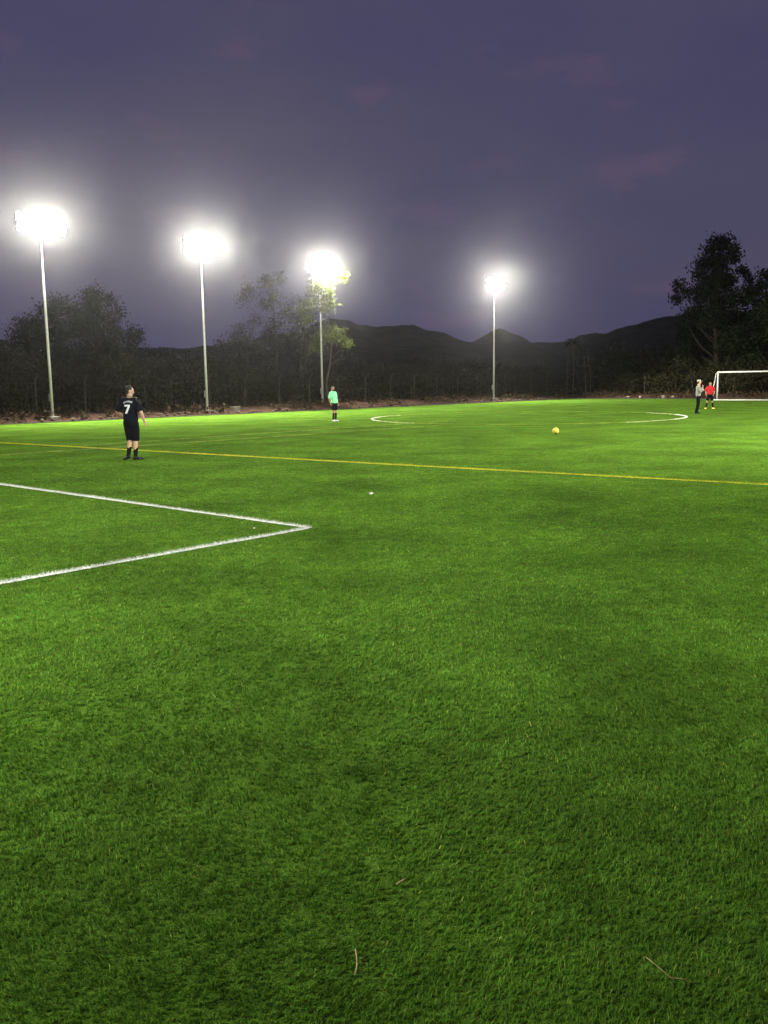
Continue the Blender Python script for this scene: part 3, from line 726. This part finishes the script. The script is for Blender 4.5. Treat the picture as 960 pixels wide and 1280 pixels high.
# ------------------------------------------------------------------ ball
def ball():
    root = thing('football', 'yellow football lying on the turf in mid field', 'ball', (5.78, 29.5, 0.115))
    ph = (1 + 5 ** .5) / 2
    ico = [Vector(v).normalized() for v in [(0, s, t * ph) for s in (-1, 1) for t in (-1, 1)] + [(s, t * ph, 0) for s in (-1, 1) for t in (-1, 1)] + [(t * ph, 0, s) for s in (-1, 1) for t in (-1, 1)]]
    dod = []
    for s in (-1, 1):
        for t in (-1, 1):
            for k in (-1, 1): dod.append(Vector((s, t, k)).normalized())
            dod += [Vector((0, s / ph, t * ph)).normalized(), Vector((s / ph, t * ph, 0)).normalized(), Vector((t * ph, 0, s / ph)).normalized()]
    cen = [(v, 0.0) for v in ico] + [(v, -0.035) for v in dod]
    bm = bmesh.new(); bmesh.ops.create_icosphere(bm, subdivisions=5, radius=0.11)
    own = {}
    for v in bm.verts:
        n = v.co.normalized(); ds = sorted(((n.dot(c) + b, i) for i, (c, b) in enumerate(cen)), reverse=True)
        own[v] = ds[0][1]; gap = ds[0][0] - ds[1][0]
        v.co = n * (0.11 - 0.004 * math.exp(-(gap / 0.02) ** 2))
    me = bpy.data.meshes.new('cover')
    for f in bm.faces:
        n = f.calc_center_median().normalized(); i = max(range(32), key=lambda j: n.dot(cen[j][0]) + cen[j][1])
        f.material_index = 1 if i in (0, 5, 9) else 0; f.smooth = True
    bm.to_mesh(me); bm.free(); me.materials.append(M['ball']); me.materials.append(M['ball_dark'])
    link('cover', me, None, root)
    bm = bmesh.new(); tube(bm, [(0.02, -0.1075, 0.02), (0.0205, -0.1095, 0.0205)], [.004, .003], 8); obj('valve', bm, M['ball_dark'], root)
ball()

# ------------------------------------------------------------------ litter
def straw(label, pts, r=0.0025):
    base = Vector(pts[0]); bm = bmesh.new(); tube(bm, [Vector(p) - base for p in pts], [r * (1 - .5 * i / len(pts)) for i in range(len(pts))], 6)
    o = obj('straw', bm, M['straw'], None, True); o.location = base; tag(o, label, 'straw', 'dry straws lying on the turf')
straw('upright pale dry straw lying in the near grass at the bottom centre', [(-0.108, 2.43, .028), (-0.102, 2.46, .034), (-0.104, 2.50, .036), (-0.110, 2.545, .034)], .0028)
straw('thin bent dry straw in the near grass at the bottom right', [(0.79, 2.49, .032), (0.81, 2.44, .036), (0.835, 2.39, .034), (0.872, 2.382, .035), (0.885, 2.37, .03)], .0011)
straw('short pale straw in the grass above the upright straw', [(0.025, 2.91, .03), (0.045, 2.925, .034), (0.06, 2.94, .032)], .003)
def scrap(label, x, y, r, z):
    bm = bmesh.new(); rr = random.Random(int(x * 100)); v = bmesh.ops.create_icosphere(bm, subdivisions=2, radius=r)['verts']
    for q in v: q.co = Vector((q.co.x, q.co.y * .7, q.co.z * .45)) * (1 + .5 * noise.noise(q.co * 60))
    o = obj('paper_scrap', bm, M['paper']); o.location = (x, y, z); tag(o, label, 'litter', 'white scraps on the turf')
scrap('small crumpled white scrap on the turf beyond the box corner', -0.2, 14.1, .034, .030)
scrap('tiny white scrap on the turf inside the white box corner', -1.62, 10.81, .012, .030)

# ------------------------------------------------------------------ people
def remeshed(name, bm, vox, m, parent, smooth=6, wrinkle=0.0, wscale=7.0, dec=None):
    me = bpy.data.meshes.new('tmp'); bm.to_mesh(me); bm.free()
    o = bpy.data.objects.new('tmp', me); C.objects.link(o)
    r = o.modifiers.new('r', 'REMESH'); r.mode = 'VOXEL'; r.voxel_size = vox
    s = o.modifiers.new('s', 'SMOOTH'); s.factor = 0.5; s.iterations = smooth
    if dec:
        d = o.modifiers.new('d', 'DECIMATE'); d.ratio = dec
    dg = bpy.context.evaluated_depsgraph_get()
    nm = bpy.data.meshes.new_from_object(o.evaluated_get(dg)); nm.name = name
    bpy.data.objects.remove(o); bpy.data.meshes.remove(me)
    if wrinkle:
        nm.update(); cs = [v.co.copy() for v in nm.vertices]; ns = [v.normal.copy() for v in nm.vertices]
        for v, c, n in zip(nm.vertices, cs, ns):
            k = noise.noise(Vector((c.x * wscale + c.z * 3, c.y * wscale, c.z * wscale * .8 + c.x * 4))) + .5 * noise.noise(c * wscale * 2.6)
            v.co = c + n * k * wrinkle
    nm.polygons.foreach_set('use_smooth', [True] * len(nm.polygons))
    nm.materials.clear(); nm.materials.append(m)
    return link(name, nm, None, parent)
def V3(t): return Vector(t)
def limb(bm, pts, rads, seg=14):
    """tapered limb with rounded joints"""
    P_, R_ = [], []
    for i in range(len(pts) - 1):
        a, b = V3(pts[i]), V3(pts[i + 1])
        for k in range(4): P_.append(a.lerp(b, k / 4)); R_.append(rads[i] + (rads[i + 1] - rads[i]) * k / 4)
    P_.append(V3(pts[-1])); R_.append(rads[-1])
    tube(bm, P_, R_, seg)
    for p, r in zip(pts, rads): ellip(bm, p, (r, r, r), seg=12, rg=8)
def hand(bm, wrist, d, pn, side, curl=0.35):
    """d: direction of the fingers, pn: palm normal, side: +1 thumb towards d x pn"""
    d = V3(d).normalized(); pn = V3(pn); pn = (pn - d * pn.dot(d)).normalized(); x = d.cross(pn) * side
    w_ = V3(wrist)
    mtx = Matrix((x, d, pn)).transposed().to_4x4()
    ellip(bm, w_ + d * .05, (.040, .055, .017), mtx)
    for k, (off, ln) in enumerate(((.029, .072), (.010, .080), (-.010, .075), (-.028, .058))):
        p = w_ + d * .088 + x * off; pts = [p]; ang = curl * .5
        for seg_ in (.42, .33, .25):
            ang += curl
            p = p + (d * math.cos(ang) + pn * math.sin(ang)) * ln * seg_; pts.append(p)
        limb(bm, pts, [.0105, .0098, .009, .008], 8)
    p = w_ + d * .035 + x * .034
    t1 = p + (d * .75 + x * .6 + pn * .2).normalized() * .040; t2 = t1 + (d * .9 + x * .2 + pn * .35).normalized() * .032
    limb(bm, [w_ + d * .02 + x * .02, p, t1, t2], [.014, .014, .0115, .009], 8)
def person(name, label, loc, rz, H, J, outfit, skin, head_yaw=0.0, head_pitch=0.0, vox=0.0075, lean=0.0, belly=0.0, group='people on the pitch'):
    """J: joints in a 1.78 m body facing +Y, right side +X. outfit: dict"""
    k = H / 1.78
    root = thing(name, label, 'person', loc, rz, group); root.scale = (k, k, k)
    def sw(z): return lean * max(0, z - 0.95)           # backward lean of the trunk
    J = {a: Vector(b) for a, b in J.items()}
    neck = Vector((0, sw(1.50), 1.50)); hc = Vector((0, sw(1.66) + .02, 1.66))
    HM = Matrix.Translation(hc) @ Matrix.Rotation(head_yaw, 4, 'Z') @ Matrix.Rotation(head_pitch, 4, 'X')
    sh = {1: Vector((.180, sw(1.44), 1.435)), -1: Vector((-.180, sw(1.44), 1.435))}
    # --- body
    bm = bmesh.new()
    loft(bm, [(0, 0, .84, .13, .095), (0, 0, .92, .165, .115), (0, 0, 1.0, .155, .112), (0, sw(1.1) + belly * .4, 1.10, .142, .105 + belly * .5), (0, sw(1.25) + belly * .3, 1.25, .16, .118 + belly * .3),
              (0, sw(1.36), 1.36, .175, .118), (0, sw(1.43), 1.43, .165, .095), (0, sw(1.48), 1.48, .09, .07)])
    limb(bm, [neck - Vector((0, 0, .05)), hc - Vector((0, .02, .07))], [.066, .056])
    # head
    def he(c, r): ellip(bm, Vector(), r, HM @ Matrix.Translation(c), 20, 14)
    he((0, -.012, .03), (.076, .096, .088)); he((0, .022, -.045), (.058, .066, .072)); he((0, .052, -.095), (.030, .028, .022))
    he((0, .086, -.012), (.012, .018, .030)); he((0, .098, -.028), (.016, .015, .012)); he((0, .074, .028), (.052, .018, .012))
    for s in (-1, 1): he((s * .076, -.012, -.008), (.010, .020, .032)); he((s * .04, .062, -.03), (.022, .02, .02))
    for s in (1, -1):
        e, wst = J['elbow_r' if s > 0 else 'elbow_l'], J['wrist_r' if s > 0 else 'wrist_l']
        limb(bm, [sh[s], sh[s].lerp(e, .5), e, e.lerp(wst, .35), wst], [.058, .050, .041, .043, .029])
        hd = J.get('hand_r' if s > 0 else 'hand_l', (wst - e).normalized()); pn = J.get('palm_r' if s > 0 else 'palm_l', Vector((-s, 0.2, 0)))
        hand(bm, wst, hd, pn, s if 'flip' not in J else s, J.get('curl', Vector((.32, 0, 0))).x)
        kn, an = J['knee_r' if s > 0 else 'knee_l'], J['ankle_r' if s > 0 else 'ankle_l']
        hp = Vector((s * .092, 0, .90))
        back = Vector((0, -.012, 0))
        limb(bm, [hp, hp.lerp(kn, .5), kn, kn.lerp(an, .32) + back, an], [.092, .077, .054, .056, .036])
        limb(bm, [an, an + Vector((0, 0, -.05))], [.036, .034])
    body = remeshed('body', bm, vox, skin, root, 5)
    # --- face details
    for s in (-1, 1):
        bm = bmesh.new(); ellip(bm, Vector(), (.013, .007, .007), HM @ Matrix.Translation((s * .032, .0795, .006)), 10, 8); obj('eye', bm, M['eye'], body, True)
    bm = bmesh.new(); ellip(bm, Vector(), (.022, .008, .006), HM @ Matrix.Translation((0, .083, -.066)), 10, 8); obj('mouth', bm, M['lip'], body, True)
    # --- hair
    bm = bmesh.new()
    ellip(bm, Vector(), (.083, .094, .088), HM @ Matrix.Translation((0, -.024, .044)), 20, 14)
    ellip(bm, Vector(), (.078, .070, .085), HM @ Matrix.Translation((0, -.042, -.01)), 20, 14)
    remeshed('hair', bm, .009, M['hair'], root, 3, .004, 40)
    if outfit.get('beard'):
        bm = bmesh.new(); ellip(bm, Vector(), (.060, .060, .050), HM @ Matrix.Translation((0, .030, -.082)), 16, 12); remeshed('beard', bm, .009, M['hair'], root, 3, .003, 40)
    # --- shirt
    bm = bmesh.new(); g = .020
    loft(bm, [(0, belly * .3, outfit.get('hem', .93), .180, .135 + belly * .4), (0, belly * .5, 1.02, .176 + g * .4, .132 + belly * .5), (0, sw(1.1) + belly * .6, 1.12, .170 + g * .4, .128 + belly * .55), (0, sw(1.25) + belly * .4, 1.25, .178 + g * .5, .136 + belly * .35),
              (0, sw(1.36), 1.36, .188 + g * .5, .134), (0, sw(1.43), 1.435, .172 + g * .5, .108), (0, sw(1.48), 1.492, .085, .078)])
    for s in (1, -1):
        e, wst = J['elbow_r' if s > 0 else 'elbow_l'], J['wrist_r' if s > 0 else 'wrist_l']
        if outfit.get('long_sleeve'):
            limb(bm, [sh[s] - Vector((s * .03, 0, 0)), sh[s].lerp(e, .5), e, e.lerp(wst, .5), e.lerp(wst, .93)], [.080, .074, .066, .060, .050])
        else:
            limb(bm, [sh[s] - Vector((s * .03, 0, 0)), sh[s] + Vector((0, 0, -.01)), sh[s].lerp(e, .80)], [.080, .078, .072])
    shirt = remeshed('shirt' if not outfit.get('long_sleeve') else 'jacket', bm, .010, outfit['shirt'], root, 4, .008, 7)
    # collar
    bm = bmesh.new(); cz = 1.493
    ring = [(neck.x + .074 * math.cos(a), neck.y + .004 + .074 * math.sin(a), cz + .018 - .016 * math.sin(a)) for a in np.linspace(0, 2 * math.pi, 21)]
    tube(bm, ring, [.013] * 21, 8); obj('collar', bm, outfit.get('collar', outfit['shirt']), shirt, True)
    # --- shorts or trousers
    bm = bmesh.new()
    loft(bm, [(0, 0, .82, .165, .125), (0, 0, .90, .186, .142), (0, 0, .98, .176, .132)])
    for s in (1, -1):
        kn, an = J['knee_r' if s > 0 else 'knee_l'], J['ankle_r' if s > 0 else 'ankle_l']; hp = Vector((s * .092, 0, .88))
        if outfit.get('trousers'): limb(bm, [hp, hp.lerp(kn, .5), kn, kn.lerp(an, .5), an + Vector((0, 0, -.01))], [.108, .095, .080, .072, .066])
        else: limb(bm, [hp, hp.lerp(kn, .45), hp.lerp(kn, outfit.get('short_len', .84))], [.106, .102, .098])
    remeshed('trousers' if outfit.get('trousers') else 'shorts', bm, .010, outfit['shorts'], root, 4, .008, 6)
    # --- socks, shoes
    for s in (1, -1):
        kn, an = J['knee_r' if s > 0 else 'knee_l'], J['ankle_r' if s > 0 else 'ankle_l']
        t = outfit.get('sock_top', .35)
        if outfit.get('socks'):
            bm = bmesh.new(); a = kn.lerp(an, t)
            rt = .054 if t < .45 else .050
            limb(bm, [a, kn.lerp(an, (t + 1) / 2), an, an + Vector((0, 0, -.04))], [rt + .006, .052, .043, .042]); remeshed('sock', bm, .010, outfit['socks'], root, 3)
        fa = J.get('foot_r' if s > 0 else 'foot_l', Vector((s * .15, 1, 0))); fy = math.atan2(-fa.x, fa.y)
        FM = Matrix.Translation((an.x, an.y, an.z - .09)) @ Matrix.Rotation(fy, 4, 'Z') @ Matrix.Rotation(fa.z, 4, 'X')
        bm = bmesh.new()
        ellip(bm, Vector(), (.046, .060, .050), FM @ Matrix.Translation((0, -.015, .055))); ellip(bm, Vector(), (.047, .095, .036), FM @ Matrix.Translation((0, .085, .040)))
        ellip(bm, Vector(), (.044, .060, .026), FM @ Matrix.Translation((0, .140, .030))); limb(bm, [FM @ Vector((0, -.01, .06)), FM @ Vector((0, 0, .10))], [.044, .044])
        shoe = remeshed('shoe', bm, .008, outfit['shoe'], root, 4)
        bm = bmesh.new()
        tt = [FM @ Vector((x, y, .012)) for x, y in ((.03, -.06), (.040, .03), (.044, .10), (.034, .17), (0, .20), (-.034, .17), (-.044, .10), (-.040, .03), (-.03, -.06), (0, -.075))]
        lo_ = [bm.verts.new(q) for q in tt]; hi_ = [bm.verts.new(q + Vector((0, 0, .016))) for q in tt]
        bm.faces.new(lo_[::-1]); bm.faces.new(hi_)
        for i in range(len(tt)): bm.faces.new((lo_[i], lo_[(i + 1) % len(tt)], hi_[(i + 1) % len(tt)], hi_[i]))
        bmesh.ops.recalc_face_normals(bm, faces=bm.faces); obj('sole', bm, outfit.get('sole', M['shoe_black']), shoe)
        if outfit.get('shoe_mark'):
            bm = bmesh.new(); ellip(bm, Vector(), (.048, .030, .014), FM @ Matrix.Translation((0, .09, .040))); obj('shoe_stripe', bm, M['white_print'], shoe, True)
    return root, shirt, HM
def bvh_of(o):
    me = o.data; return BVHTree.FromPolygons([v.co for v in me.vertices], [tuple(p.vertices) for p in me.polygons])
def print_on_back(name, quads, shirt, m, n=6, lift=.004):
    """quads: 4-corner polygons in (x, z) on the back of the shirt; each is draped onto the cloth"""
    bv = bvh_of(shirt); bm = bmesh.new()
    for a, b, c, d in quads:
        a, b, c, d = (Vector(t) for t in (a, b, c, d)); grid = []
        for i in range(n + 1):
            row = []
            for j in range(n + 1):
                q = a.lerp(b, i / n).lerp(d.lerp(c, i / n), j / n)
                h = bv.ray_cast(Vector((q.x, -1, q.y)), Vector((0, 1, 0)))
                y = (h[0].y if h[0] else -.12) - lift
                row.append(bm.verts.new((q.x, y, q.y)))
            grid.append(row)
        for i in range(n):
            for j in range(n): bm.faces.new((grid[i][j], grid[i + 1][j], grid[i + 1][j + 1], grid[i][j + 1]))
    return obj(name, bm, m, shirt, True)

# player with number seven, seen from behind
root, shirt, HM = person('person', 'player in black kit with white number seven, seen from behind, nearest the camera', (-6.15, 21.6, 0), R(15.9 - 27), 1.80,
    dict(elbow_r=(.285, -.03, 1.17), wrist_r=(.33, .05, .92), elbow_l=(-.335, -.03, 1.17), wrist_l=(-.27, .15, 1.02), palm_r=(-1, .2, 0), palm_l=(.5, -.2, -.8), hand_l=(.7, .6, -.25),
         knee_r=(.075, .055, .50), ankle_r=(.075, .00, .09), knee_l=(-.06, .035, .50), ankle_l=(-.025, -.17, .125), foot_r=(.75, .7, 0), foot_l=(-.85, .45, -.22)),
    dict(shirt=M['navy_cloth'], shorts=M['black_cloth'], socks=M['black_cloth'], sock_top=.52, shoe=M['shoe_black'], shoe_mark=True, collar=M['stripe'], short_len=.90), M['skin'], head_yaw=R(-58), head_pitch=R(-9), vox=.0065)
z0 = 1.16
print_on_back('shirt_number', [((-.085, 1.335), (.060, 1.335), (.060, 1.292), (-.085, 1.292)), ((.005, 1.292), (.060, 1.292), (-.020, 1.125), (-.080, 1.125))], shirt, M['white_print'])
nm = []
for i in range(9):
    x = -.118 + i * .0265; zc = 1.388 - 2.2 * x ** 2; w_ = .0205; h_ = .042
    if i % 3 == 0: nm += [((x, zc + h_), (x + .006, zc + h_), (x + .006, zc), (x, zc)), ((x + .006, zc + h_), (x + w_, zc + h_), (x + w_, zc + h_ - .007), (x + .006, zc + h_ - .007)), ((x + .006, zc + .007), (x + w_, zc + .007), (x + w_, zc), (x + .006, zc))]
    elif i % 3 == 1: nm += [((x, zc + h_), (x + .006, zc + h_), (x + .006, zc), (x, zc)), ((x + w_ - .006, zc + h_), (x + w_, zc + h_), (x + w_, zc), (x + w_ - .006, zc)), ((x + .006, zc + .019), (x + w_ - .006, zc + .019), (x + w_ - .006, zc + .012), (x + .006, zc + .012))]
    else: nm += [((x + .006, zc + h_), (x + .012, zc + h_), (x + .012, zc), (x + .006, zc)), ((x, zc + h_), (x + .006, zc + h_), (x + .006, zc + h_ - .007), (x, zc + h_ - .007)), ((x + .012, zc + h_), (x + w_, zc + h_), (x + w_, zc + h_ - .007), (x + .012, zc + h_ - .007))]
print_on_back('shirt_name', nm, shirt, M['white_print'], 2)
def shoulder_stripe(s):
    bv = bvh_of(shirt); bm = bmesh.new(); pr = None
    for i in range(15):
        t = i / 14; c = Vector((s * (.09 + .165 * t), -.01, 1.60 - .28 * t)); row = []
        for dy in (-.012, .012):
            h = bv.find_nearest(c + Vector((0, dy, 0))); row.append(bm.verts.new(h[0] + h[1] * .004))
        if pr: bm.faces.new((pr[0], pr[1], row[1], row[0]))
        pr = row
    obj('shoulder_stripe', bm, M['stripe'], shirt, True)
shoulder_stripe(1); shoulder_stripe(-1)

# player in the mint shirt
person('person', 'player in mint green shirt and black shorts standing by the third mast', (-2.28, 41.75, 0), R(-128), 1.66,
    dict(elbow_r=(.26, -.09, 1.17), wrist_r=(.24, -.02, .93), elbow_l=(-.25, -.06, 1.17), wrist_l=(-.23, .06, .94), knee_r=(.075, .02, .50), ankle_r=(.06, -.03, .09), knee_l=(-.065, .05, .50), ankle_l=(-.05, .03, .09)),
    dict(shirt=M['mint_cloth'], shorts=M['black_cloth'], socks=M['black_cloth'], sock_top=.22, shoe=M['shoe_white'], beard=True, short_len=.62), M['skin_tan'], head_yaw=R(-20), lean=-.12, belly=.05, vox=.009)
# man with a cap
root, jk, HM = person('person', 'man in pale cap, grey jacket and dark trousers with a hand raised to his face', (16.1, 45.2, 0), R(-104), 1.70,
    dict(elbow_r=(.25, .10, 1.17), wrist_r=(.09, .19, 1.40), hand_r=(-.35, .25, .9), palm_r=(-.6, -.8, 0), elbow_l=(-.24, .10, 1.16), wrist_l=(-.06, .25, 1.22), hand_l=(.9, .2, .35), palm_l=(.1, -1, 0), curl=(.5, 0, 0),
         knee_r=(.07, -.01, .50), ankle_r=(.08, -.10, .09), knee_l=(-.07, .02, .50), ankle_l=(-.06, -.04, .09)),
    dict(shirt=M['grey_cloth'], long_sleeve=True, shorts=M['black_cloth'], trousers=True, shoe=M['shoe_black'], hem=.88), M['skin'], head_yaw=R(0), vox=.009)
def cap(HM, root):
    bm = bmesh.new(); ellip(bm, Vector(), (.092, .108, .078), HM @ Matrix.Translation((0, -.012, .068)), 20, 12); c = remeshed('cap', bm, .009, M['cap_cloth'], root, 3, .003, 14)
    bm = bmesh.new(); ellip(bm, Vector(), (.075, .080, .010), HM @ Matrix.Translation((0, .120, .055)) @ Matrix.Rotation(R(-8), 4, 'X'), 18, 8); obj('peak', bm, M['cap_cloth'], c, True)
cap(HM, root)
# player in red
person('person', 'player in red shirt and black shorts standing left of the goal', (19.2, 52.0, 0), R(168), 1.56,
    dict(elbow_r=(.27, -.05, 1.18), wrist_r=(.25, .08, .95), elbow_l=(-.29, -.04, 1.18), wrist_l=(-.22, .12, .96), knee_r=(.16, .05, .50), ankle_r=(.22, 0, .09), knee_l=(-.16, .05, .50), ankle_l=(-.22, 0, .09), foot_r=(.6, 1, 0), foot_l=(-.5, 1, 0)),
    dict(shirt=M['red_cloth'], shorts=M['black_cloth'], socks=M['black_cloth'], sock_top=.30, shoe=M['shoe_yellow'], sole=M['shoe_yellow'], short_len=.70), M['skin_tan'], head_yaw=R(25), vox=.009)

# ------------------------------------------------------------------ haze volume added to make the glow round the lamps
def haze():
    bm = bmesh.new(); box(bm, 0, 200, 27, 940, 980, 58); m = bpy.data.materials.new('haze'); m.use_nodes = True; t = m.node_tree; t.nodes.clear()
    o_ = t.nodes.new('ShaderNodeOutputMaterial'); v = t.nodes.new('ShaderNodeVolumePrincipled')
    v.inputs['Color'].default_value = (0.92, 0.92, 0.95, 1); v.inputs['Density'].default_value = HAZE; v.inputs['Anisotropy'].default_value = 0.95
    t.links.new(v.outputs[0], o_.inputs['Volume'])
    o = obj('haze', bm, m); tag(o, 'thin haze added to make the glow round the floodlights', 'haze', kind='stuff')
haze()
